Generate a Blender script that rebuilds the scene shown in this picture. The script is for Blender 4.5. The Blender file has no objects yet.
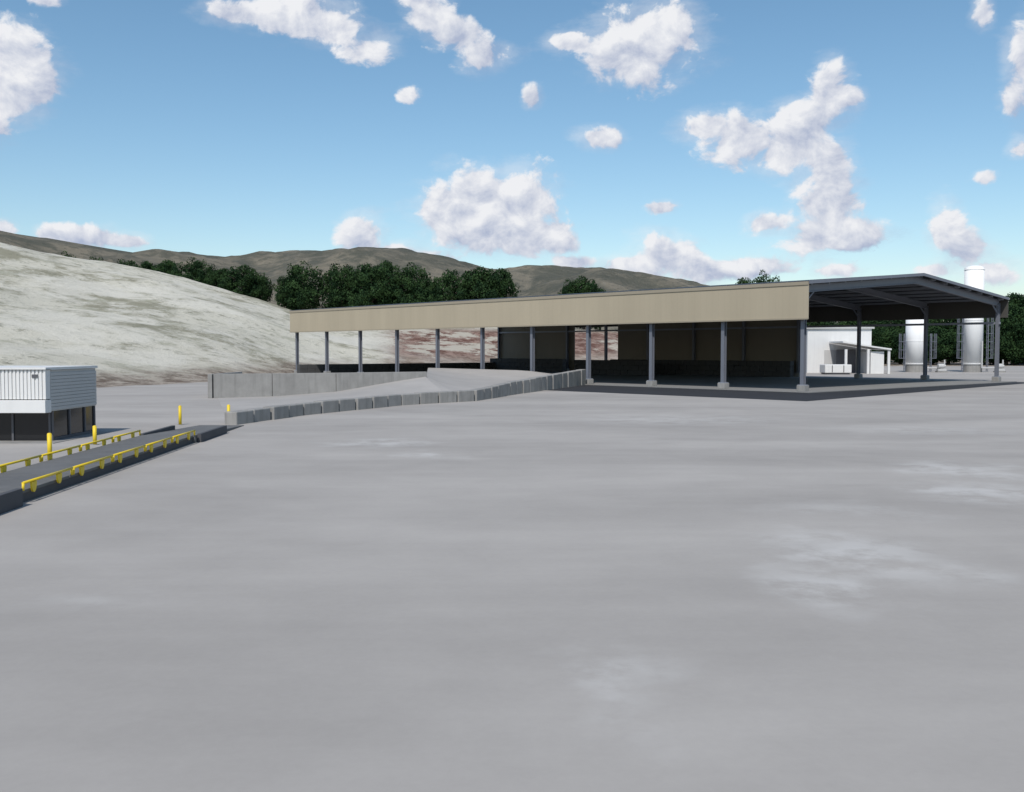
import bpy, math, random, bmesh
import numpy as np
from mathutils import Vector, Matrix, noise
random.seed(7); np.random.seed(7)
U = 1.5            # metres per layout unit
sc = bpy.context.scene
sc.view_settings.view_transform = 'Standard'
sc.view_settings.look = 'None'
sc.view_settings.exposure = 0

# ------------------------------------------------------------------ node helpers
def nn(nt, typ, **kw):
    n = nt.nodes.new(typ)
    for k, v in kw.items():
        setattr(n, k, v)
    return n
def setin(nt, sock, v):
    if isinstance(v, bpy.types.NodeSocket):
        nt.links.new(v, sock)
    elif v is not None:
        sock.default_value = v
def math_(nt, op, a, b=None, c=None, clamp=False):
    n = nn(nt, 'ShaderNodeMath', operation=op, use_clamp=clamp)
    setin(nt, n.inputs[0], a)
    if b is not None: setin(nt, n.inputs[1], b)
    if c is not None: setin(nt, n.inputs[2], c)
    return n.outputs[0]
def vmath(nt, op, a, b=None):
    n = nn(nt, 'ShaderNodeVectorMath', operation=op)
    setin(nt, n.inputs[0], a)
    if b is not None:
        if op == 'SCALE': setin(nt, n.inputs['Scale'], b)
        else: setin(nt, n.inputs[1], b)
    return n.outputs['Value'] if op in ('LENGTH', 'DOT_PRODUCT') else n.outputs[0]
def mixc(nt, f, a, b):
    n = nn(nt, 'ShaderNodeMix', data_type='RGBA')
    setin(nt, n.inputs[0], f)
    if isinstance(a, tuple): a = tuple(a)[:3] + (1,)
    if isinstance(b, tuple): b = tuple(b)[:3] + (1,)
    setin(nt, n.inputs[6], a); setin(nt, n.inputs[7], b)
    return n.outputs[2]
def sstep(nt, v, lo, hi, a=0.0, b=1.0):
    n = nn(nt, 'ShaderNodeMapRange', interpolation_type='SMOOTHSTEP')
    setin(nt, n.inputs[0], v)
    n.inputs[1].default_value = lo; n.inputs[2].default_value = hi
    n.inputs[3].default_value = a; n.inputs[4].default_value = b
    return n.outputs[0]
def fbm(nt, vec, scale, detail=4, rough=0.55, dist=0.0):
    n = nn(nt, 'ShaderNodeTexNoise')
    setin(nt, n.inputs['Vector'], vec)
    n.inputs['Scale'].default_value = scale
    n.inputs['Detail'].default_value = detail
    n.inputs['Roughness'].default_value = rough
    n.inputs['Distortion'].default_value = dist
    return n.outputs['Fac']
def newmat(name):
    m = bpy.data.materials.new(name); m.use_nodes = True
    nt = m.node_tree
    return m, nt, nt.nodes['Principled BSDF']
def pos(nt):
    return nn(nt, 'ShaderNodeNewGeometry').outputs['Position']
def mat(name, col, rough=0.7, var=0.12, scale=1.5, metal=0.0, bump=0.0, spec=0.3, dirt=0.0):
    m, nt, b = newmat(name)
    p = pos(nt)
    f = fbm(nt, p, scale, 5, 0.6)
    f2 = fbm(nt, p, scale * 0.15, 3, 0.5)
    k = math_(nt, 'MULTIPLY_ADD', math_(nt, 'ADD', f, f2), 2 * var, 1 - 2 * var)
    c = vmath(nt, 'SCALE', tuple(col), k)
    if dirt:
        mp = vmath(nt, 'MULTIPLY', p, (2.0, 2.0, 0.15))
        d = sstep(nt, fbm(nt, mp, 1.0, 5, 0.6), 0.45, 0.75, 0, dirt)
        c = mixc(nt, d, c, tuple(x * 0.5 for x in col))
    setin(nt, b.inputs['Base Color'], c)
    b.inputs['Roughness'].default_value = rough
    b.inputs['Metallic'].default_value = metal
    b.inputs['Specular IOR Level'].default_value = spec
    if bump:
        bn = nn(nt, 'ShaderNodeBump'); bn.inputs['Strength'].default_value = bump
        bn.inputs['Distance'].default_value = 0.02
        setin(nt, bn.inputs['Height'], fbm(nt, p, scale * 8, 4))
        nt.links.new(bn.outputs[0], b.inputs['Normal'])
    return m

# ------------------------------------------------------------------ mesh helpers
class MB:
    def __init__(s): s.v = []; s.f = []
    def hexa(s, pts):
        i = len(s.v); s.v += [tuple(p) for p in pts]
        s.f += [(i, i+3, i+2, i+1), (i+4, i+5, i+6, i+7), (i, i+1, i+5, i+4), (i+1, i+2, i+6, i+5), (i+2, i+3, i+7, i+6), (i+3, i, i+4, i+7)]
    def box(s, x0, x1, y0, y1, z0, z1, T=lambda x, y, z: (x, y, z)):
        s.hexa([T(x0, y0, z0), T(x1, y0, z0), T(x1, y1, z0), T(x0, y1, z0), T(x0, y0, z1), T(x1, y0, z1), T(x1, y1, z1), T(x0, y1, z1)])
    def poly(s, pts):
        i = len(s.v); s.v += [tuple(p) for p in pts]; s.f.append(tuple(range(i, i + len(pts))))
    def beam(s, a, b, w, h, up=Vector((0, 0, 1))):
        a = Vector(a); b = Vector(b); d = (b - a).normalized()
        r = d.cross(up)
        if r.length < 1e-4: r = Vector((1, 0, 0))
        r.normalize(); q = r.cross(d)
        r = r * w / 2; q = q * h / 2
        s.hexa([a - r - q, a + r - q, b + r - q, b - r - q, a - r + q, a + r + q, b + r + q, b - r + q])
    def tube(s, a, b, r0, r1=None, n=14, cap=True):
        if r1 is None: r1 = r0
        a = Vector(a); b = Vector(b); d = (b - a).normalized()
        x = d.cross(Vector((0, 0, 1)))
        if x.length < 1e-3: x = Vector((1, 0, 0))
        x.normalize(); y = d.cross(x)
        i = len(s.v)
        for k in range(n):
            an = 2 * math.pi * k / n; o = x * math.cos(an) + y * math.sin(an)
            s.v.append(tuple(a + o * r0)); s.v.append(tuple(b + o * r1))
        for k in range(n):
            k2 = (k + 1) % n
            s.f.append((i + 2*k, i + 2*k2, i + 2*k2 + 1, i + 2*k + 1))
        if cap:
            s.f.append(tuple(i + 2*k + 1 for k in range(n)))
            s.f.append(tuple(i + 2*k for k in reversed(range(n))))
    def obj(s, name, m, parent=None, bevel=0, smooth=False):
        me = bpy.data.meshes.new(name)
        me.from_pydata([(x*U, y*U, z*U) for x, y, z in s.v], [], s.f)
        me.update()
        o = bpy.data.objects.new(name, me); sc.collection.objects.link(o)
        me.materials.append(m)
        bm = bmesh.new(); bm.from_mesh(me); bmesh.ops.recalc_face_normals(bm, faces=bm.faces); bm.to_mesh(me); bm.free()
        if bevel:
            bv = o.modifiers.new('bevel', 'BEVEL'); bv.width = bevel * U; bv.segments = 2; bv.limit_method = 'ANGLE'
        if smooth:
            for p in me.polygons: p.use_smooth = len(p.vertices) == 4
        if parent:
            o.parent = parent
            o.matrix_parent_inverse = Matrix.Translation(parent.location).inverted()
        return o
def empty(name, x=0, y=0, z=0):
    e = bpy.data.objects.new(name, None); sc.collection.objects.link(e)
    e.location = (x*U, y*U, z*U); e.empty_display_size = 0.5
    return e

# ------------------------------------------------------------------ materials
M_steel = mat('steel_blue_grey', (0.17, 0.18, 0.21), 0.5, 0.08, 1, 0.2)
M_steel_dk = mat('purlin_steel', (0.26, 0.275, 0.31), 0.5, 0.08, 1, 0.2)
M_roof = mat('roof_sheet', (0.035, 0.038, 0.044), 0.6, 0.1, 0.6)
M_conc = mat('cast_concrete', (0.27, 0.262, 0.248), 0.9, 0.25, 1.2, 0, 0.3, dirt=0.4)
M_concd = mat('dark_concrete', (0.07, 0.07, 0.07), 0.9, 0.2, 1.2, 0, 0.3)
M_slab = mat('slab_concrete', (0.22, 0.215, 0.205), 0.9, 0.15, 0.5, 0, 0.2)
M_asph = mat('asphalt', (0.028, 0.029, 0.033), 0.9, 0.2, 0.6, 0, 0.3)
M_white = mat('white_paint', (0.66, 0.655, 0.64), 0.5, 0.06, 0.6, dirt=0.15)
M_tank = mat('tank_white_paint', (0.80, 0.795, 0.78), 0.7, 0.04, 0.6, spec=0.15, dirt=0.08)
M_side = mat('grey_siding', (0.46, 0.455, 0.445), 0.6, 0.06, 0.6)
M_yel = mat('yellow_paint', (0.72, 0.52, 0.03), 0.45, 0.08, 2, dirt=0.2)
M_deck = mat('steel_deck', (0.13, 0.128, 0.125), 0.8, 0.25, 1.5, 0, 0.2)
M_decks = mat('scale_side', (0.075, 0.075, 0.08), 0.8, 0.2, 1.5)
M_glass = mat('dark_glass', (0.012, 0.013, 0.015), 0.12, 0.1, 1, spec=0.5)
M_frame = mat('window_frame', (0.10, 0.10, 0.11), 0.5, 0.05, 1)
M_trim = mat('beige_trim', (0.30, 0.26, 0.195), 0.55, 0.05, 0.5)

def fascia_mat(name, col):
    m, nt, b = newmat(name)
    tc = pos(nt)
    d = vmath(nt, 'DOT_PRODUCT', tc, (-0.671, 0.741, 0))
    saw = math_(nt, 'FRACT', math_(nt, 'MULTIPLY', d, 1 / 0.9))
    rib = sstep(nt, math_(nt, 'ABSOLUTE', math_(nt, 'SUBTRACT', saw, 0.5)), 0.40, 0.5)
    f = fbm(nt, vmath(nt, 'MULTIPLY', tc, (0.3, 0.3, 0.05)), 1.0, 4)
    k = math_(nt, 'MULTIPLY_ADD', f, 0.25, 0.875)
    k = math_(nt, 'MULTIPLY', k, math_(nt, 'MULTIPLY_ADD', rib, -0.03, 1.0))
    setin(nt, b.inputs['Base Color'], vmath(nt, 'SCALE', col, k))
    b.inputs['Roughness'].default_value = 0.6
    b.inputs['Specular IOR Level'].default_value = 0.25
    bn = nn(nt, 'ShaderNodeBump'); bn.inputs['Strength'].default_value = 0.12; bn.inputs['Distance'].default_value = 0.03
    setin(nt, bn.inputs['Height'], rib); nt.links.new(bn.outputs[0], b.inputs['Normal'])
    return m
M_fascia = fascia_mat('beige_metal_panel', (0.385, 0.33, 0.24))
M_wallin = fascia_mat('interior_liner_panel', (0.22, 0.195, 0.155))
M_fasin = fascia_mat('shade_toned_panel', (0.07, 0.066, 0.06))  # rear fascia colour darkened to stand for shade under the roof

# ------------------------------------------------------------------ terrain
def itp(p, tab):
    xs = [a for a, _ in tab]; ys = [b for _, b in tab]
    return np.interp(p, xs, ys)
def ss(t):
    t = np.clip(t, 0, 1); return t * t * (3 - 2 * t)
RH = [(-700, 38), (-100, 32), (0, 28.2), (50, 26.2), (100, 24.4), (150, 22.4), (200, 19.6), (250, 16), (290, 12.5), (340, 10), (400, 9), (520, 9), (620, 8), (700, 5), (780, 2), (900, 0.2), (1500, 0)]
RF = [(-700, 60), (0, 82), (100, 92), (215, 108), (300, 140), (400, 165), (520, 180), (700, 200), (1500, 220)]
RR = [(-700, 190), (0, 230), (200, 240), (300, 235), (400, 242), (700, 260), (1500, 280)]
DY = [(-700, 225), (-100, 232), (0, 238), (60, 248), (100, 252), (150, 255), (200, 254), (250, 254), (300, 252), (340, 255), (380, 261), (430, 268), (520, 271), (560, 271), (600, 268), (650, 274), (705, 283), (760, 292), (820, 303), (900, 320), (1024, 335), (1600, 338)]
def terrain(x, y):
    """height for arrays x,y (layout units) and masks"""
    yy = np.maximum(y, 1.0)
    p = np.clip(x / yy * 1000 + 512, -700, 1600)
    fy = itp(p, RF); ry = itp(p, RR); H = itp(p, RH)
    s = (y - fy) / (ry - fy)
    up = 0.75 * np.clip(s, 0, 1) ** 1.15 + 0.25 * ss(s)
    h = H * up * (1 - 0.45 * ss((y - ry) / 70))
    n = np.array([noise.fractal(Vector((a / 30, b / 30, 0)), 1.0, 2.0, 5) for a, b in zip(x, y)])
    n2 = np.array([noise.fractal(Vector((a / 180, b / 180, 5)), 1.0, 2.0, 6) for a, b in zip(x, y)])
    hm = ss((y - fy) / 30)
    h = h + hm * n * np.minimum(H * 0.05 + 0.3, 1.3) * np.clip(1 - (y - ry) / 60, 0, 1)
    Hd = (350 - itp(p, DY)) * 1.08 + 3.2
    sd = (y - 380) / (1100 - 380)
    hd = Hd * (0.5 * np.clip(sd, 0, 1) + 0.5 * ss(sd)) * (1 - 0.5 * ss((y - 1100) / 900))
    md = ss((y - 400) / 200)
    hd = hd + md * n2 * Hd * 0.24 * (1 - 0.8 * np.exp(-((y - 1100) / 120.0) ** 2))
    h = np.maximum(h, hd)
    far = ss((y - 330) / 80)
    red = ss((p - 375) / 30) * (1 - ss((p - 640) / 60)) * hm * (1 - far)
    return h, ss((y - fy + 14) / 14), far, red
def terr1(x, y):
    return float(terrain(np.array([x]), np.array([y]))[0][0])

def geo(a, b, n, r):
    k = np.arange(1, n + 1); g = (r ** k - 1) / (r ** n - 1)
    return a + (b - a) * g
xs = np.concatenate([geo(-330, -5000, 34, 1.1)[::-1], np.arange(-330, 331, 3.0), geo(330, 5000, 34, 1.1)])
ys = np.concatenate([geo(-40, -5000, 14, 1.3)[::-1], np.arange(-40, 400, 3.0), geo(398, 1300, 80, 1.012), geo(1300, 6000, 14, 1.2)])
X, Y = np.meshgrid(xs, ys)
h, mh, mf, mr = terrain(X.ravel(), Y.ravel())
nx, ny = len(xs), len(ys)
verts = np.stack([X.ravel(), Y.ravel(), h], 1) * U
idx = np.arange(nx * ny).reshape(ny, nx)
faces = np.stack([idx[:-1, :-1].ravel(), idx[:-1, 1:].ravel(), idx[1:, 1:].ravel(), idx[1:, :-1].ravel()], 1)
me = bpy.data.meshes.new('ground'); me.from_pydata(verts.tolist(), [], faces.tolist()); me.update()
ca = me.color_attributes.new('zone', 'FLOAT_COLOR', 'POINT')
buf = np.stack([mh, mf, mr, np.ones_like(mh)], 1).astype(np.float32).ravel()
ca.data.foreach_set('color', buf)
for p_ in me.polygons: p_.use_smooth = True
ground = bpy.data.objects.new('ground', me); sc.collection.objects.link(ground)

def ground_mat():
    m, nt, b = newmat('yard_and_hillside')
    P = vmath(nt, 'SCALE', pos(nt), 1 / U)
    at = nn(nt, 'ShaderNodeAttribute'); at.attribute_name = 'zone'
    sep = nn(nt, 'ShaderNodeSeparateColor'); nt.links.new(at.outputs['Color'], sep.inputs[0])
    hill, far, red = sep.outputs[0], sep.outputs[1], sep.outputs[2]
    def mapped(r, s):
        n = nn(nt, 'ShaderNodeMapping'); setin(nt, n.inputs[0], P)
        n.inputs['Rotation'].default_value = (0, 0, r); n.inputs['Scale'].default_value = s
        return n.outputs[0]
    # yard
    big = fbm(nt, mapped(-0.9, (0.5, 1.0, 1)), 0.16, 4, 0.55, 0.5)
    midn = fbm(nt, P, 0.55, 6, 0.62, 0.3)
    fine = fbm(nt, P, 8.0, 5, 0.75)
    trk = fbm(nt, mapped(-1.05, (0.06, 1.1, 1)), 1.0, 3, 0.6, 0.15)
    k = math_(nt, 'MULTIPLY_ADD', big, 0.60, 0.70)
    k = math_(nt, 'ADD', k, math_(nt, 'MULTIPLY_ADD', midn, 0.22, -0.11))
    k = math_(nt, 'ADD', k, math_(nt, 'MULTIPLY_ADD', fine, 0.12, -0.06))
    k = math_(nt, 'ADD', k, math_(nt, 'MULTIPLY_ADD', trk, 0.13, -0.065))
    yard = vmath(nt, 'SCALE', (0.345, 0.323, 0.300), k)
    wob = fbm(nt, P, 0.9, 6, 0.65)
    wv = nn(nt, 'ShaderNodeTexNoise'); setin(nt, wv.inputs['Vector'], P); wv.inputs['Scale'].default_value = 0.6; wv.inputs['Detail'].default_value = 4
    Pw = vmath(nt, 'ADD', P, vmath(nt, 'SCALE', vmath(nt, 'SUBTRACT', wv.outputs['Color'], (0.5, 0.5, 0.5)), 3.0))
    st = None
    for (sx, sy, rx, ry, a) in [(11.8, 26.6, 2.0, 2.2, 1), (10.6, 22.3, 2.0, 1.9, 1), (5.4, 15.6, 1.6, 2.8, .95), (4.2, 13.4, 0.9, 1.7, .9), (1.2, 9.3, 0.8, 1.2, .6),
                                (-4.6, 34.5, 2.2, 2.0, .9), (-2.6, 30.6, 1.2, 1.2, 1), (7.5, 46, 6, 4.0, .5), (16.5, 40, 4, 3.0, .5), (6.5, 20, 2, 1.6, .4), (-5.5, 12.6, 1.4, .8, .35)]:
        d = vmath(nt, 'LENGTH', vmath(nt, 'MULTIPLY', vmath(nt, 'SUBTRACT', Pw, (sx, sy, 0)), (1 / rx, 1 / ry, 0)))
        q = sstep(nt, d, 0.0, 1.25, a, 0)
        st = q if st is None else math_(nt, 'MAXIMUM', st, q)
    st = math_(nt, 'MULTIPLY', st, sstep(nt, wob, 0.36, 0.60))
    yard = mixc(nt, math_(nt, 'MULTIPLY', st, 0.75), yard, (0.50, 0.485, 0.465))
    # hillside: pale dry ground with olive scrub and bare chalky patches
    q1 = fbm(nt, mapped(0.4, (0.9, 0.7, 1.2)), 0.065, 10, 0.76, 0.2)
    q2 = fbm(nt, mapped(0.9, (1.0, 0.9, 1.2)), 0.34, 9, 0.8, 0.2)
    q3 = fbm(nt, P, 0.16, 8, 0.75)
    hc = mixc(nt, sstep(nt, q1, 0.40, 0.53), (0.28, 0.265, 0.195), (0.57, 0.54, 0.45))
    hc = mixc(nt, sstep(nt, q2, 0.53, 0.62, 0, 0.75), hc, (0.20, 0.195, 0.14))
    hc = mixc(nt, sstep(nt, q3, 0.53, 0.61, 0, 0.55), hc, (0.31, 0.305, 0.225))
    hc = mixc(nt, sstep(nt, fbm(nt, P, 0.05, 8, 0.75), 0.48, 0.57, 0, 0.75), hc, (0.64, 0.61, 0.53))
    dirt = mixc(nt, sstep(nt, q2, 0.42, 0.58), (0.14, 0.105, 0.08), (0.40, 0.35, 0.29))
    zz = nn(nt, 'ShaderNodeSeparateXYZ'); setin(nt, zz.inputs[0], P)
    hc = mixc(nt, sstep(nt, math_(nt, 'MULTIPLY_ADD', q1, 5.0, zz.outputs[2]), 2.6, 4.6), dirt, hc)
    redc = mixc(nt, sstep(nt, q2, 0.44, 0.58), (0.12, 0.060, 0.045), (0.30, 0.205, 0.165))
    redc = mixc(nt, sstep(nt, q1, 0.51, 0.56), redc, (0.44, 0.40, 0.33))
    hc = mixc(nt, math_(nt, 'MULTIPLY', red, sstep(nt, zz.outputs[2], 9.0, 7.0)), hc, redc)
    f1 = fbm(nt, P, 0.012, 9, 0.7, 0.5)
    f2 = fbm(nt, P, 0.06, 8, 0.78)
    fc = mixc(nt, sstep(nt, f1, 0.42, 0.60), (0.100, 0.100, 0.080), (0.215, 0.190, 0.145))  # distant hill tones, lightened and greyed to paint in haze
    fc = mixc(nt, sstep(nt, f2, 0.49, 0.57, 0, 0.7), fc, (0.085, 0.088, 0.070))
    hc = mixc(nt, far, hc, fc)
    edge = math_(nt, 'ADD', hill, math_(nt, 'MULTIPLY_ADD', fbm(nt, P, 0.12, 6, 0.65), 1.2, -0.6))
    c = mixc(nt, sstep(nt, edge, 0.4, 0.6), yard, hc)
    setin(nt, b.inputs['Base Color'], c)
    b.inputs['Roughness'].default_value = 0.95; b.inputs['Specular IOR Level'].default_value = 0.15
    bn = nn(nt, 'ShaderNodeBump'); bn.inputs['Distance'].default_value = 1.0
    setin(nt, bn.inputs['Strength'], math_(nt, 'MULTIPLY_ADD', hill, 0.8, 0.01))
    setin(nt, bn.inputs['Height'], math_(nt, 'ADD', q2, math_(nt, 'MULTIPLY', f2, math_(nt, 'MULTIPLY', far, 8.0))))
    nt.links.new(bn.outputs[0], b.inputs['Normal'])
    return m
ground.data.materials.append(ground_mat())

# ------------------------------------------------------------------ open shed (canopy)
P0 = Vector((22.2, 76.1)); uu = Vector((-0.671, 0.741)); vv = Vector((0.741, 0.671))
BAY = 7.6; NB = 10; L = BAY * NB; W = 36.2
def C(s, v, z):
    q = P0 + uu * s + vv * v
    return (q.x, q.y, z)
EAVE = 8.35; RIDGE = 9.85; FB = 5.55
def rz(v): return EAVE + (RIDGE - EAVE) * (1 - abs(v - W / 2) / (W / 2))
shed = empty('open_sided_storage_shed', 22.2, 76.1)
b = MB(); b.box(-1.2, L + 1, -1.0, W + 1.0, 0.0, 0.06, C); b.obj('floor_slab', M_slab, shed)
def ibeam_col(b, s, v, z0, z1, w=0.30, d=0.36, t=0.05):
    b.box(s - w/2, s + w/2, v - d/2, v - d/2 + t, z0, z1, C)
    b.box(s - w/2, s + w/2, v + d/2 - t, v + d/2, z0, z1, C)
    b.box(s - t/2, s + t/2, v - d/2 + t, v + d/2 - t, z0, z1, C)
b = MB(); pb = MB(); bp = MB()
for i in range(NB + 1):
    for v in (0.3, W - 0.3):
        s = min(max(i * BAY, 0.25), L - 0.25)
        ibeam_col(b, s, v, 0.55, rz(v) - 0.5)
        bp.box(s - 0.3, s + 0.3, v - 0.3, v + 0.3, 0.5, 0.56, C)
        pb.box(s - 0.34, s + 0.34, v - 0.34, v + 0.34, 0.06, 0.5, C)
b.obj('columns', M_steel, shed); bp.obj('base_plates', M_steel_dk, shed); pb.obj('pedestals', M_conc, shed, bevel=0.02)
b = MB()
for i in range(NB + 1):
    s = min(max(i * BAY, 0.25), L - 0.25)
    for (va, vb) in ((0.15, W/2), (W/2, W - 0.15)):
        za, zb = rz(va) - 0.5, rz(vb) - 0.5
        for off, ww, hh in ((0.27, 0.3, 0.05), (-0.27, 0.3, 0.05), (0, 0.05, 0.5)):
            b.beam(C(s, va, za + off), C(s, vb, zb + off), ww, hh)
    for v, sg in ((0.5, 1), (W - 0.5, -1)):
        b.beam(C(s, v, rz(v) - 1.5), C(s, v + sg * 1.2, rz(v + sg * 1.2) - 0.75), 0.10, 0.10)
b.obj('rafters', M_steel, shed)
b = MB()
nP = 8
for k in range(nP):
    for side in (0, 1):
        v = 0.5 + k * (W/2 - 0.8) / (nP - 1)
        if side: v = W - v
        b.beam(C(-0.3, v, rz(v) - 0.14), C(L + 0.3, v, rz(v) - 0.14), 0.14, 0.2)
b.obj('purlins', M_steel_dk, shed)
b = MB()
for v in (0.3, W - 0.3):
    b.beam(C(0, v, 5.9), C(L, v, 5.9), 0.16, 0.22)
b.obj('girts', M_steel_dk, shed)
b = MB()
e = 0.25
for (va, vb) in ((-e, W/2), (W/2, W + e)):
    pts = []
    for dz in (0.0, 0.07):
        za = rz(max(va, 0)) - (e * 0.083 if va < 0 else 0) + dz
        zb = rz(min(vb, W)) - (e * 0.083 if vb > W else 0) + dz
        pts += [C(-0.5, va, za), C(-0.5, vb, zb), C(L + 0.5, vb, zb), C(L + 0.5, va, za)]
    b.hexa(pts)
b.obj('roof', M_roof, shed)
b = MB()
for s in (-0.56, L + 0.56):
    for (va, vb) in ((-e - 0.05, W/2), (W/2, W + e + 0.05)):
        b.beam(C(s, va, rz(max(va, 0)) - 0.04), C(s, vb, rz(min(vb, W)) - 0.04), 0.08, 0.25)
b.obj('rake_trim', M_steel, shed)
b = MB()
b.box(-0.5, L + 0.5, -0.32, -0.24, FB, EAVE - 0.03, C)
b.obj('fascia', M_fascia, shed)
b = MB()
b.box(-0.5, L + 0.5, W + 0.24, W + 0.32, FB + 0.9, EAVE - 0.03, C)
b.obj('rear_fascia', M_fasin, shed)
b = MB()
b.box(-0.52, L + 0.52, -0.38, -0.325, EAVE - 0.24, EAVE + 0.02, C)
b.box(-0.52, L + 0.52, -0.38, -0.325, FB - 0.04, FB + 0.08, C)
b.obj('fascia_trim', M_trim, shed)
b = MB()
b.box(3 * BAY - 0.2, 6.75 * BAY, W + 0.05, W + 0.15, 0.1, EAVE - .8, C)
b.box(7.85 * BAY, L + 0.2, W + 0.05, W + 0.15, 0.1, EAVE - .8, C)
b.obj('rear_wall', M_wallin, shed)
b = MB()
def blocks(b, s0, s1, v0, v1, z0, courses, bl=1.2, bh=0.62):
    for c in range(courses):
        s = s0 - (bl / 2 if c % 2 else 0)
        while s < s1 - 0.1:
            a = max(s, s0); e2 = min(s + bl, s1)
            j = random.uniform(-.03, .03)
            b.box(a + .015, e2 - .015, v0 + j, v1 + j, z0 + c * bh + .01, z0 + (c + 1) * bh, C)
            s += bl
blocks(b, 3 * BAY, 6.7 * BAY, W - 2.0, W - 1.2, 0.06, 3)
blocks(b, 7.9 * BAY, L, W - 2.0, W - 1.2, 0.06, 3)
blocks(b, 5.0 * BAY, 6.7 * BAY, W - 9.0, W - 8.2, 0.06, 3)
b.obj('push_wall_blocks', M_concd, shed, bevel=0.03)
b = MB()
n_ = int(W / 1.2)
for k in range(n_):
    for c in range(2):
        b.box(L - 1.3, L - 0.6, k * 1.2 + .02, k * 1.2 + 1.18, .07 + c * .62, .06 + (c + 1) * .62, C)
b.obj('end_wall_blocks', M_concd, shed, bevel=0.03)

# asphalt apron
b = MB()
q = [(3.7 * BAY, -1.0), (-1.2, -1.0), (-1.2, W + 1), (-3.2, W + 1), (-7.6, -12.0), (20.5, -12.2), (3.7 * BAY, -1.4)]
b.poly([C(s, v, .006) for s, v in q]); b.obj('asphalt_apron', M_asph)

# ------------------------------------------------------------------ loading ramp, retaining wall, block wall
line = [(-12.1, 42.7, 0), (-10.4, 49.2, 0), (-6.5, 58.2, 0), (-2.6, 62.7, 0), (0.6, 74.0, 0.25), (6.6, 92.5, 0.6)]
lw = [Vector(a) for a in line]
dists = [0]
for i in range(len(lw) - 1): dists.append(dists[-1] + (lw[i+1].xy - lw[i].xy).length)
def along(d):
    for i in range(len(lw) - 1):
        if d <= dists[i+1] or i == len(lw) - 2:
            t = (d - dists[i]) / (dists[i+1] - dists[i]); return lw[i].lerp(lw[i+1], t), (lw[i+1] - lw[i]).normalized()
bw = empty('concrete_block_barrier', -12.1, 42.7)
b = MB(); d = 0; BL = 1.62
while d < dists[-1] - BL:
    p0, t0 = along(d + 0.07); p1, t1 = along(d + BL - 0.07)
    tt = (p1 - p0).xy.normalized(); nrm2 = Vector((-tt.y, tt.x)) * 0.30
    j = random.uniform(-.06, .06); hh = 0.57 + 0.27 * (d / dists[-1]) + random.uniform(-.02, .02)
    o = nrm2.normalized() * j
    pts = []
    for z in (-0.7, hh):
        for P_, sg in ((p0, -1), (p1, -1), (p1, 1), (p0, 1)):
            pts.append((P_.x + sg * nrm2.x + o.x, P_.y + sg * nrm2.y + o.y, P_.z + z))
    b.hexa(pts); d += BL
b.obj('blocks', M_conc, bw, bevel=0.05)
back = [(-19.7, 66.9, 0.0), (-16.3, 68.2, 0.05), (-12.3, 69.9, 0.3), (-9.3, 71.5, 0.8), (-6.3, 73.6, 1.3), (-9.2, 109.6, 1.25), (1.3, 97.9, 1.2), (6.3, 93.3, 0.65)]
b = MB(); N = 48; K = 10
bd = [0]
bk = [Vector(a) for a in back]
for i in range(len(bk) - 1): bd.append(bd[-1] + (bk[i+1] - bk[i]).length)
def al2(d):
    for i in range(len(bk) - 1):
        if d <= bd[i+1] + 1e-6:
            return bk[i].lerp(bk[i+1], (d - bd[i]) / (bd[i+1] - bd[i]))
    return bk[-1]
for i in range(N + 1):
    t = i / N
    a, _ = along(min(t * dists[-1], dists[-1] - .01))
    bb = bd[4] * min(t / 0.4, 1) + (bd[-1] - bd[4]) * max((t - 0.4) / 0.6, 0)
    c = al2(min(bb, bd[-1]))
    for k in range(K + 1):
        w_ = k / K; q = a.lerp(c, w_); z = a.z + (c.z - a.z) * (w_ ** 1.15)
        b.v.append((q.x, q.y, z + 0.012))
R1 = K + 1
for i in range(N):
    for k in range(K):
        o = i * R1 + k; b.f.append((o, o + R1, o + R1 + 1, o + 1))
ring = [i * R1 for i in range(N + 1)] + [N * R1 + k for k in range(1, K + 1)] + [i * R1 + K for i in range(N - 1, -1, -1)] + [k for k in range(K - 1, 0, -1)]
o0 = len(b.v)
for r in ring: b.v.append((b.v[r][0], b.v[r][1], -0.1))
for j in range(len(ring)):
    j2 = (j + 1) % len(ring); b.f.append((ring[j], ring[j2], o0 + j2, o0 + j))
M_ramp = mat('ramp_surface', (0.35, 0.330, 0.308), 0.9, 0.16, 0.3, 0, 0.2)
b.obj('ramp_pavement', M_ramp)
rw = empty('concrete_retaining_wall', -19.7, 66.7)
b = MB()
wl = [(-19.9, 66.6), (-16.3, 67.9), (-12.3, 69.7), (-6.3, 73.4)]
for i in range(3):
    a = Vector((*wl[i], 0)); c = Vector((*wl[i+1], 0)); t = (c - a).normalized(); n = Vector((-t.y, t.x, 0)) * 0.15
    g = t * 0.012
    b.hexa([tuple(a+g-n), tuple(c-g-n), tuple(c-g+n), tuple(a+g+n)] + [tuple(v + Vector((0, 0, 1.62))) for v in (a+g-n, c-g-n, c-g+n, a+g+n)])
b.obj('wall_panels', M_conc, rw, bevel=0.02)
b = MB(); b.hexa([(-20.25, 66.5, 0), (-19.95, 66.45, 0), (-19.95, 74, 0), (-20.25, 74, 0), (-20.25, 66.5, 1.6), (-19.95, 66.45, 1.6), (-19.95, 74, 1.6), (-20.25, 74, 1.6)])
b.obj('wing_wall', M_conc, rw, bevel=0.02)

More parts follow.
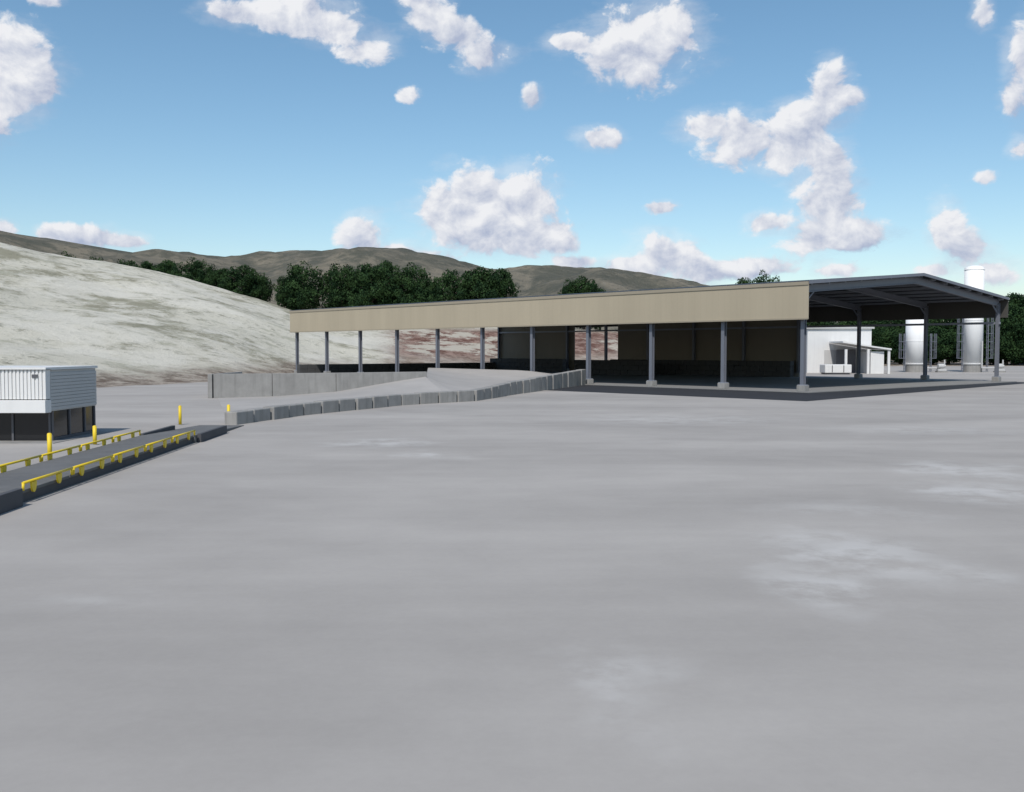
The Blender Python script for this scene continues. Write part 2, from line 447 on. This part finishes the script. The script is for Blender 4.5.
# ------------------------------------------------------------------ truck scale
ts = empty('truck_weighbridge', -11.4, 27)
sx = -0.0545
def S(x, y, z):
    return (-9.1 + sx * y + x, y, z)
ZT = 0.27
b = MB()
for k in range(5):
    y0 = 20.6 + k * 2.75
    b.box(-1.80, 0.0, y0 + 0.02, y0 + 2.73, ZT - 0.07, ZT, S)
b.obj('deck_plates', M_deck, ts, bevel=0.01)
b = MB()
b.box(-1.74, -1.62, 20.6, 34.35, 0.05, ZT - .07, S); b.box(-0.14, -0.04, 20.6, 34.35, 0.0, ZT - .07, S)
for k in range(6):
    b.box(-1.6, -0.15, 20.65 + k * 2.7, 20.85 + k * 2.7, 0, ZT - .07, S)
b.obj('side_girders', M_decks, ts)
b = MB()
for (ya, yb) in ((34.37, 42.3), (20.58, 12.0)):
    b.hexa([S(-1.85, ya, 0), S(.05, ya, 0), S(.05, yb, 0), S(-1.85, yb, 0), S(-1.85, ya, ZT - .01), S(.05, ya, ZT - .01), S(.05, yb, .02), S(-1.85, yb, .02)])
b.obj('approach_ramps', M_deck, ts)
b = MB()
for x in (-0.02, -1.97): b.box(x + .06, x + .2, 14.5, 20.4, 0.0, ZT + 0.10, S)
for x in (0.0, -2.0): b.box(x + .06, x + .2, 34.6, 38.5, 0.0, ZT + .03, S)
b.obj('ramp_curbs', M_decks, ts, bevel=0.01)
b = MB()
for x in (0.04, -1.84):
    for k in range(5):
        y0 = 20.7 + k * 2.74
        b.tube(S(x, y0 + .03, ZT + .16), S(x, y0 + 2.70, ZT + .16), 0.03, n=10)
        b.tube(S(x, y0 + .05, ZT + .16), S(x, y0 + .03, ZT), 0.03, n=10)
        b.tube(S(x, y0 + 2.66, ZT + .16), S(x, y0 + 2.68, ZT), 0.03, n=10)
b.obj('guide_rails', M_yel, ts, smooth=True)
b = MB()
for x in (0.04, -1.84):
    for k in range(10):
        y0 = 21.2 + k * 1.37
        c = [S(x, y0 + .13 * math.cos(a), ZT + .13 - .22 * math.sin(a)) for a in [math.pi * i / 10 for i in range(11)]]
        c2 = [(p[0] + .04, p[1], p[2]) for p in c]
        i = len(b.v); b.v += c + c2
        b.f += [tuple(range(i, i + 11)), tuple(range(i + 21, i + 10, -1))]
        for j in range(11): b.f.append((i + j, i + (j + 1) % 11, i + 11 + (j + 1) % 11, i + 11 + j))
b.obj('rail_brackets', M_yel, ts)
for (x, y, hh) in ((-13.5, 29.1, .75), (-14.1, 33.7, .62), (-14.2, 42.7, .80), (-12.32, 43.4, .80)):
    e_ = empty('bollard', x, y)
    b = MB(); b.tube((x, y, 0), (x, y, hh), .065, n=20)
    for k in range(3):
        a0 = .065 * math.cos(k * math.pi / 6); a1 = .065 * math.cos((k + 1) * math.pi / 6)
        b.tube((x, y, hh + .065 * .6 * math.sin(k * math.pi / 6)), (x, y, hh + .065 * .6 * math.sin((k + 1) * math.pi / 6)), a0, max(a1, .002), n=20, cap=False)
    b.obj('post', M_yel, e_, smooth=True)
    b = MB(); b.tube((x, y, 0), (x, y, .02), .13, n=20); b.obj('footing', M_conc, e_)

# ------------------------------------------------------------------ scale house
so = empty('scale_house', -20, 36)
X1 = -16.1; Yf = 34.5; Yb = 38.7; XL = -25
b = MB(); b.box(XL, X1 - .08, Yf + .55, Yb - .08, 0.02, 1.08); b.obj('glazing_core', M_glass, so)
b = MB(); b.box(XL, X1 - .02, Yf + .35, Yb, 1.06, 2.50); b.obj('upper_storey', M_side, so)
b = MB()
x = XL
while x < X1 - 0.05:
    b.box(x, x + .07, Yf - .02, Yf + .02, 1.50, 2.52); x += .13
b.box(XL, X1, Yf + .02, Yf + .348, 1.50, 2.51)
b.obj('ribbed_parapet', M_white, so)
b = MB(); b.box(XL, X1 + .03, Yf - .12, Yf + .345, 1.03, 1.47); b.obj('entry_canopy', M_white, so, bevel=.015)
b = MB(); z = 1.10
while z < 2.42:
    b.box(X1 - .02, X1 + .01, Yf + .36, Yb, z, z + .10); z += .12
b.obj('lap_siding', M_side, so)
b = MB(); b.box(XL, X1 + .05, Yf - .08, Yf + .4, 2.53, 2.60); b.box(XL, X1 + .05, Yf + .4, Yb + .05, 2.51, 2.60); b.obj('roof_cap', M_white, so)
b = MB()
for y0 in (Yf + .55, Yf + 1.9, Yf + 3.2, Yb - .12):
    b.box(X1 - .09, X1 - .03, y0, y0 + .08, 0.02, 1.05)
b.box(X1 - .09, X1 - .02, Yf + .64, Yb, 0.0, 0.12)
for k in range(7):
    b.box(X1 - .16 - k * 1.3, X1 - .09 - k * 1.3, Yf + .50, Yf + .56, .02, 1.03)
b.obj('mullions', M_frame, so)
b = MB(); b.box(X1 - .45, X1 - .25, Yf - .05, Yf - .022, 2.25, 2.36); b.obj('sign_plate', M_frame, so)  # small blank sign plate on the parapet, not a lamp
b = MB(); b.box(XL, X1 + .4, Yf - .4, Yb + .3, 0.0, 0.018); b.obj('footpath', M_conc, so)

# ------------------------------------------------------------------ plant building, lean-to
pbd = empty('plant_building', 45, 145)
b = MB(); b.box(41.6, 50.6, 141, 152, 0, 6.2); b.obj('walls', M_white, pbd)
b = MB(); b.box(41.3, 50.9, 140.7, 152.3, 6.2, 6.45); b.obj('roof', M_side, pbd)
b = MB(); b.box(44, 46.4, 140.9, 140.99, 0, 3.2); b.box(47.4, 48.4, 140.9, 140.99, 0, 2.3); b.obj('doors', M_side, pbd)
ln = empty('lean_to_shelter', 48, 136)
b = MB()
def sl(x0, x1, z0, z1):
    b.hexa([(x0, 135, z0), (x1, 135, z1), (x1, 140.8, z1), (x0, 140.8, z0), (x0, 135, z0 + .2), (x1, 135, z1 + .2), (x1, 140.8, z1 + .2), (x0, 140.8, z0 + .2)])
sl(44.6, 48.5, 4.2, 3.6); sl(48.5, 51.2, 3.58, 3.2)
b.obj('sloped_roof', M_white, ln)
b = MB()
for x in (45.0, 48.0, 50.8):
    b.box(x, x + .3, 135.2, 135.5, 0, 3.3)
b.box(48.6, 50.4, 135.6, 140.7, 0, 3.0)
b.obj('posts_and_cabinet', M_white, ln)
b = MB(); b.box(45.2, 47.9, 139.5, 139.7, 0, 3.3); b.obj('dark_opening_sheet', M_frame, ln)  # dark sheet standing in for the shade inside the lean-to opening
tk = empty('skid_container', 43, 132)
b = MB(); b.box(41.0, 44.5, 131, 133.4, .2, 1.3); b.obj('body', M_white, tk, bevel=.08)
b = MB(); b.box(41.2, 44.3, 131.2, 133.2, 0, .2); b.box(41.9, 42.0, 130.96, 131, .3, 1.2); b.box(43.4, 43.5, 130.96, 131, .3, 1.2); b.obj('skids', M_frame, tk)

def silo(x, y, r, H):
    e_ = empty('storage_silo', x, y)
    b = MB(); b.tube((x, y, 1.0), (x, y, H), r, n=40)
    for k in range(5):
        a0 = math.pi / 2 * k / 5; a1 = math.pi / 2 * (k + 1) / 5
        b.tube((x, y, H + .35 * r * math.sin(a0)), (x, y, H + .35 * r * math.sin(a1)), r * math.cos(a0), max(r * math.cos(a1), .01), n=40, cap=False)
    b.obj('shell', M_tank, e_, smooth=True)
    b = MB()
    for z in (1.2, H * .5, H - .2): b.tube((x, y, z), (x, y, z + .08), r + .04, n=40)
    b.obj('stiffening_rings', M_tank, e_)
    b = MB(); b.tube((x, y, 0), (x, y, 1.0), r * .96, n=32); b.obj('skirt', M_conc, e_)
    b = MB()
    for sgn in (-1, 1):
        lx = x + sgn * (r + .45); ly = y - .9
        top = H * .62
        for o in (0, .45): b.tube((lx, ly + o, 0.1), (lx, ly + o, top), .06, n=6)
        z = .5
        while z < top - .2: b.tube((lx, ly, z), (lx, ly + .45, z), .04, n=5); z += .5
        z = 2.0
        while z < top:
            prev = None
            for i in range(9):
                a = math.pi * i / 8; p = (lx + sgn * .8 * math.sin(a), ly + .225 - .45 * math.cos(a), z)
                if prev: b.tube(prev, p, .04, n=4)
                prev = p
            z += 1.2
        for i in range(1, 8, 2):
            a = math.pi * i / 8; b.tube((lx + sgn * .8 * math.sin(a), ly + .225 - .45 * math.cos(a), 2.0), (lx + sgn * .8 * math.sin(a), ly + .225 - .45 * math.cos(a), top), .04, n=4)
    b.obj('caged_ladders', M_steel, e_)
    b = MB(); b.tube((x + r * .5, y - r - .15, .6), (x + r * .5, y - r - .15, H * .3), .1, n=8)
    b.tube((x + r * .5, y - r - .15, .6), (x + r + 1.5, y - r - .15, .6), .1, n=8); b.obj('pipework', M_side, e_)
silo(58.9, 146, 1.45, 9.0)
silo(67.2, 146, 1.35, 15.0)
for x, y in ((61.8, 144), (70.2, 144)):
    e_ = empty('pump_unit', x, y)
    b = MB(); b.box(x - .6, x + .6, y - .4, y + .4, .2, .5); b.tube((x - .5, y, .9), (x + .3, y, .9), .35, n=14); b.tube((x + .3, y, .9), (x + .6, y, .9), .2, n=12)
    b.tube((x + .45, y, .9), (x + .45, y, 1.8), .1, n=8); b.obj('pump', M_side, e_, bevel=.02)
    b = MB(); b.box(x - .7, x + .7, y - .5, y + .5, 0, .2); b.obj('plinth', M_conc, e_)

# ------------------------------------------------------------------ trees
def leaf_mat():
    m, nt, b = newmat('tree_foliage')
    P = pos(nt)
    f = fbm(nt, P, 0.30, 3); g = fbm(nt, P, 2.5, 2)
    c = mixc(nt, sstep(nt, f, .38, .62), (0.009, 0.025, 0.010), (0.030, 0.060, 0.020))
    c = mixc(nt, sstep(nt, g, .5, .75, 0, .5), c, (0.048, 0.082, 0.028))
    setin(nt, b.inputs['Base Color'], c); b.inputs['Roughness'].default_value = .8
    b.inputs['Specular IOR Level'].default_value = .1
    return m
M_leaf = leaf_mat(); M_bark = mat('bark', (0.06, 0.045, 0.035), .9, .2, 2)
def tree_mesh(seed, low=False):
    rng = np.random.default_rng(seed)
    nc = 95; cs = []
    while len(cs) < nc:
        q = rng.uniform(-1, 1, 3); l = np.linalg.norm(q)
        if l > 1 or l < .3: continue
        lob = 1 + .08 * math.sin(3 * math.atan2(q[1], q[0]) + seed) + rng.uniform(-.05, .05)
        zc = q[2] * .86
        fat = 1.0
        if low and q[2] < 0: fat = 1.15 + .3 * abs(q[2])
        cs.append(np.array([q[0] * .84 * lob * fat, q[1] * .84 * lob * fat, 1.03 + zc * .95]))
    v = []; f = []
    for c in cs:
        r = rng.uniform(.17, .28)
        for _ in range(125):
            d = rng.normal(size=3); d /= np.linalg.norm(d)
            p = c + d * r * rng.uniform(.6, 1.05) * np.array([1, 1, .85])
            if p[2] < .03: continue
            a = rng.normal(size=3) * .7 + d * 1.0; a /= np.linalg.norm(a)
            t = np.cross(a, rng.normal(size=3)); t /= np.linalg.norm(t); w = np.cross(a, t)
            s_ = rng.uniform(.016, .036)
            i = len(v); v += [p - t * s_ - w * s_ * .6, p + t * s_ * .3 - w * s_, p + t * s_ + w * s_ * .5, p - t * s_ * .2 + w * s_]
            f.append((i, i + 1, i + 2, i + 3))
    nl = len(f)
    b = MB()
    b.tube((0, 0, 0), (.02, .01, .6), .075, .05, n=8); b.tube((.02, .01, .6), (0, 0, 1.5), .05, .015, n=8)
    for _ in range(7):
        z0 = rng.uniform(.35, 1.2); a = rng.uniform(0, 6.28); ln_ = rng.uniform(.45, .7)
        b.tube((0.01, 0, z0), (math.cos(a) * ln_, math.sin(a) * ln_, z0 + .35), .03, .008, n=6)
    i = len(v); v += [np.array(q) for q in b.v]; f += [tuple(i + k for k in q) for q in b.f]
    me = bpy.data.meshes.new('tree_crown'); me.from_pydata([tuple(q) for q in v], [], f); me.update()
    me.materials.append(M_leaf); me.materials.append(M_bark)
    for k, p_ in enumerate(me.polygons): p_.material_index = 0 if k < nl else 1
    return me
TM = [tree_mesh(k) for k in range(5)]; TL = [tree_mesh(k + 20, True) for k in range(3)]
trees = [(-446, 292, 99, 10), (-412, 290, 94, 11), (-384, 286, 92, 10), (-358, 283, 95, 12), (-344, 280, 92, 9), (-318, 276, 93, 12), (-300, 274, 87, 9), (-268, 262, 86, 13), (-252, 262, 80, 9), (-290, 266, 83, 9),
         (-208, 255, 89, 13), (-220, 258, 80, 8), (-170, 257, 88, 12), (-140, 253, 95, 13), (-125, 256, 92, 10), (-102, 255, 88, 12), (-86, 255, 78, 8),
         (-62, 252, 82, 10), (-32, 250, 90, 14), (-12, 250, 84, 9), (-152, 259, 80, 10), (58, 262, 72, 8), (72, 262, 75, 11), (88, 263, 68, 8), (234, 300, 75, 10), (248, 302, 80, 11), (264, 302, 75, 9), (238, 304, 71, 10),
         (482, 222, 56, 12), (502, 216, 60, 13), (524, 220, 62, 13), (552, 214, 58, 13), (585, 215, 60, 13), (620, 214, 55, 13), (494, 210, 50, 11), (514, 208, 48, 11)]
low = [(300 + k * 17, 262 - k * 3.5, 30 + 12 * (k % 3 == 0) + k * 1.2, 12.5) for k in range(13)] + [(340 + k * 16, 222 - k * 1.2, 22 + 3 * (k % 2), 10.5) for k in range(13)]
tr = empty('distant_tree_row', 0, 250)
k = 0
for lst, meshes in ((trees, TM), (low, TL)):
    for (bt, Yd, te, w) in lst:
        x = bt / 1000 * Yd; gz = terr1(x, Yd); top = te / 1000 * Yd + 3.2
        H = max(top - gz, 7)
        o = bpy.data.objects.new('tree_%d' % (k + 1), meshes[k % len(meshes)]); sc.collection.objects.link(o)
        o.location = (x*U, Yd*U, (top - H)*U - .3)
        o.scale = (w/2*U*1.08, w/2*U*1.08, H/2*U); o.rotation_euler = (0, 0, random.uniform(0, 6.28))
        o.parent = tr; o.matrix_parent_inverse = Matrix.Translation(tr.location).inverted(); k += 1

# ------------------------------------------------------------------ camera
CH = 3.2
cam = bpy.data.cameras.new('camera'); co = bpy.data.objects.new('camera', cam); sc.collection.objects.link(co)
cam.sensor_width = 36; cam.lens = 35.16; cam.clip_end = 30000
co.location = (0, 0, CH * U); co.rotation_euler = (math.radians(90 - 2.63), 0, 0)
sc.camera = co

# ------------------------------------------------------------------ cloud layer: part of a far sky dome, azimuth +-50 deg
clouds = [(-502, 285, 54, 42), (-507, 248, 44, 38), (-467, 262, 22, 16), (-212, 334, 54, 24), (-272, 331, 38, 13), (-178, 318, 36, 20), (-140, 296, 26, 16), (-458, 345, 20, 8),
          (-82, 328, 24, 16), (-57, 311, 28, 17), (-27, 290, 28, 17), (-102, 252, 12, 10), (-90, 346, 24, 10),
          (128, 300, 58, 40), (153, 318, 32, 26), (108, 292, 30, 24), (55, 304, 22, 9), (20, 250, 10, 12),
          (188, 222, 32, 14), (233, 208, 46, 24), (288, 228, 36, 20), (315, 258, 22, 26), (270, 196, 36, 22), (335, 248, 16, 16),
          (313, 155, 34, 36), (338, 114, 38, 16), (305, 112, 40, 18), (253, 126, 30, 13), (310, 190, 26, 18),
          (-40, 150, 52, 32), (8, 150, 40, 36), (-12, 116, 62, 22), (32, 112, 30, 20), (-68, 138, 26, 22),
          (-150, 115, 22, 20), (-427, 112, 44, 11), (-460, 116, 16, 10), (88, 210, 24, 12), (-380, 108, 22, 7),
          (153, 92, 34, 26), (188, 78, 36, 14), (228, 82, 44, 11), (323, 80, 24, 8), (110, 84, 30, 9),
          (433, 125, 18, 28), (453, 98, 26, 23), (478, 78, 28, 13), (503, 285, 20, 44), (506, 200, 16, 11), (468, 172, 12, 7), (463, 332, 12, 18), (150, 142, 16, 6),
          (-120, 96, 40, 11), (-90, 90, 30, 8), (-507, 120, 18, 12), (420, 80, 26, 8), (60, 86, 26, 7),
          (700, 250, 80, 40), (820, 160, 70, 30), (-700, 200, 90, 40), (-850, 300, 80, 40), (950, 330, 90, 40)]
azs = np.radians(np.arange(-50, 50.01, 0.4)); tvs = np.arange(-0.02, 0.62, 0.006)
A, T = np.meshgrid(azs, tvs)
best = np.full(A.shape, 9.0); shade = np.zeros(A.shape); wsum = np.full(A.shape, 1e-6); F = np.zeros(A.shape)
for (cx, cy, rx, ry) in clouds:
    a = math.atan(cx / 1000); v_ = cy / 1000 * math.cos(a); ra = rx / 1000 * math.cos(a) ** 2; rv = ry / 1000 * math.cos(a)
    du = (A - a) / ra; dv = (T - v_) / rv
    d = np.sqrt(du ** 2 + dv ** 2)
    best = np.minimum(best, d)
    wgt = np.exp(-d ** 2 * 1.2); F += wgt
    shade += wgt * (dv * .8 - du * .45); wsum += wgt
F = np.maximum(1 - best, -1.2) + 0.35 * np.clip(F - np.exp(-best ** 2 * 1.2), 0, 1)
shade = np.clip(shade / wsum, -1, 1)
Rr = 9000.0
cx_ = np.sin(A) * Rr; cy_ = np.cos(A) * Rr; cz_ = T * Rr + CH * U
cv = np.stack([cx_.ravel(), cy_.ravel(), cz_.ravel()], 1)
n1, n0 = A.shape
idx = np.arange(n1 * n0).reshape(n1, n0)
cf = np.stack([idx[:-1, :-1].ravel(), idx[1:, :-1].ravel(), idx[1:, 1:].ravel(), idx[:-1, 1:].ravel()], 1)
me = bpy.data.meshes.new('sky'); me.from_pydata(cv.tolist(), [], cf.tolist()); me.update()
for nm, arr in (('field', F), ('shade', shade), ('az', A), ('tv', T)):
    at_ = me.attributes.new(nm, 'FLOAT', 'POINT'); at_.data.foreach_set('value', arr.ravel().astype(np.float32))
for p_ in me.polygons: p_.use_smooth = True
skyo = bpy.data.objects.new('sky', me); sc.collection.objects.link(skyo)
m = bpy.data.materials.new('cumulus_clouds'); m.use_nodes = True; nt = m.node_tree; nt.nodes.clear()
out = nn(nt, 'ShaderNodeOutputMaterial')
def attr(nm):
    n = nn(nt, 'ShaderNodeAttribute'); n.attribute_name = nm; return n.outputs['Fac']
cb = nn(nt, 'ShaderNodeCombineXYZ'); nt.links.new(attr('az'), cb.inputs[0]); nt.links.new(attr('tv'), cb.inputs[1])
Q = cb.outputs[0]
fld = attr('field'); shd = attr('shade')
Qs = vmath(nt, 'MULTIPLY', Q, (1, 1.15, 1))
fA = fbm(nt, Qs, 26, 10, .59, .3)
fB = fbm(nt, vmath(nt, 'ADD', Qs, (-.007, .013, 0)), 26, 5, .59, .3)
fL = fbm(nt, Qs, 9, 3, .5)
dens = math_(nt, 'ADD', fld, math_(nt, 'MULTIPLY_ADD', fA, 2.7, -1.33))
den = sstep(nt, dens, -0.06, 0.42)
wis = sstep(nt, math_(nt, 'ADD', math_(nt, 'MULTIPLY', fld, .35), fbm(nt, vmath(nt, 'MULTIPLY', Q, (1, 2.2, 1)), 12, 8, .65)), .34, .70, 0, .34)
lit = math_(nt, 'MULTIPLY_ADD', math_(nt, 'SUBTRACT', fA, fB), 2.6, .62)
lit = math_(nt, 'ADD', lit, math_(nt, 'MULTIPLY', shd, .42))
lit = math_(nt, 'ADD', lit, math_(nt, 'MULTIPLY_ADD', fL, 0.9, -.45), clamp=True)
cc = mixc(nt, lit, (.42, .48, .63), (.86, .87, .90))
em = nn(nt, 'ShaderNodeEmission'); nt.links.new(cc, em.inputs[0]); em.inputs[1].default_value = 1.0
tp = nn(nt, 'ShaderNodeBsdfTransparent'); mx = nn(nt, 'ShaderNodeMixShader')
setin(nt, mx.inputs[0], math_(nt, 'MAXIMUM', den, wis)); nt.links.new(tp.outputs[0], mx.inputs[1]); nt.links.new(em.outputs[0], mx.inputs[2])
nt.links.new(mx.outputs[0], out.inputs[0])
try: m.cycles.emission_sampling = 'NONE'
except Exception: pass
me.materials.append(m)

# ------------------------------------------------------------------ sun + sky
el = math.radians(50)
sd = Vector((-0.22 , -1.0, 0)).normalized() * math.cos(el) + Vector((0, 0, math.sin(el)))
sun = bpy.data.lights.new('sun', 'SUN'); sun.energy = 3.6; sun.angle = math.radians(.5); sun.color = (1, .96, .91)
so_ = bpy.data.objects.new('sun', sun); sc.collection.objects.link(so_)
so_.rotation_euler = sd.to_track_quat('Z', 'Y').to_euler()
w = bpy.data.worlds.new('World'); sc.world = w; w.use_nodes = True
nt = w.node_tree; nt.nodes.clear()
out = nn(nt, 'ShaderNodeOutputWorld'); bg = nn(nt, 'ShaderNodeBackground'); nt.links.new(bg.outputs[0], out.inputs[0])
bg.inputs[1].default_value = 0.13
sky = nn(nt, 'ShaderNodeTexSky', sky_type='NISHITA'); sky.sun_disc = False
sky.sun_elevation = el; sky.sun_rotation = math.atan2(sd.x, sd.y); sky.altitude = 300; sky.air_density = 1.0; sky.dust_density = 0.8; sky.ozone_density = 1.4
hs = nn(nt, 'ShaderNodeHueSaturation'); nt.links.new(sky.outputs[0], hs.inputs['Color']); hs.inputs['Saturation'].default_value = 1.12; hs.inputs['Hue'].default_value = 0.490
nt.links.new(hs.outputs[0], bg.inputs[0])
print('trees', k, 'ground verts', nx * ny)
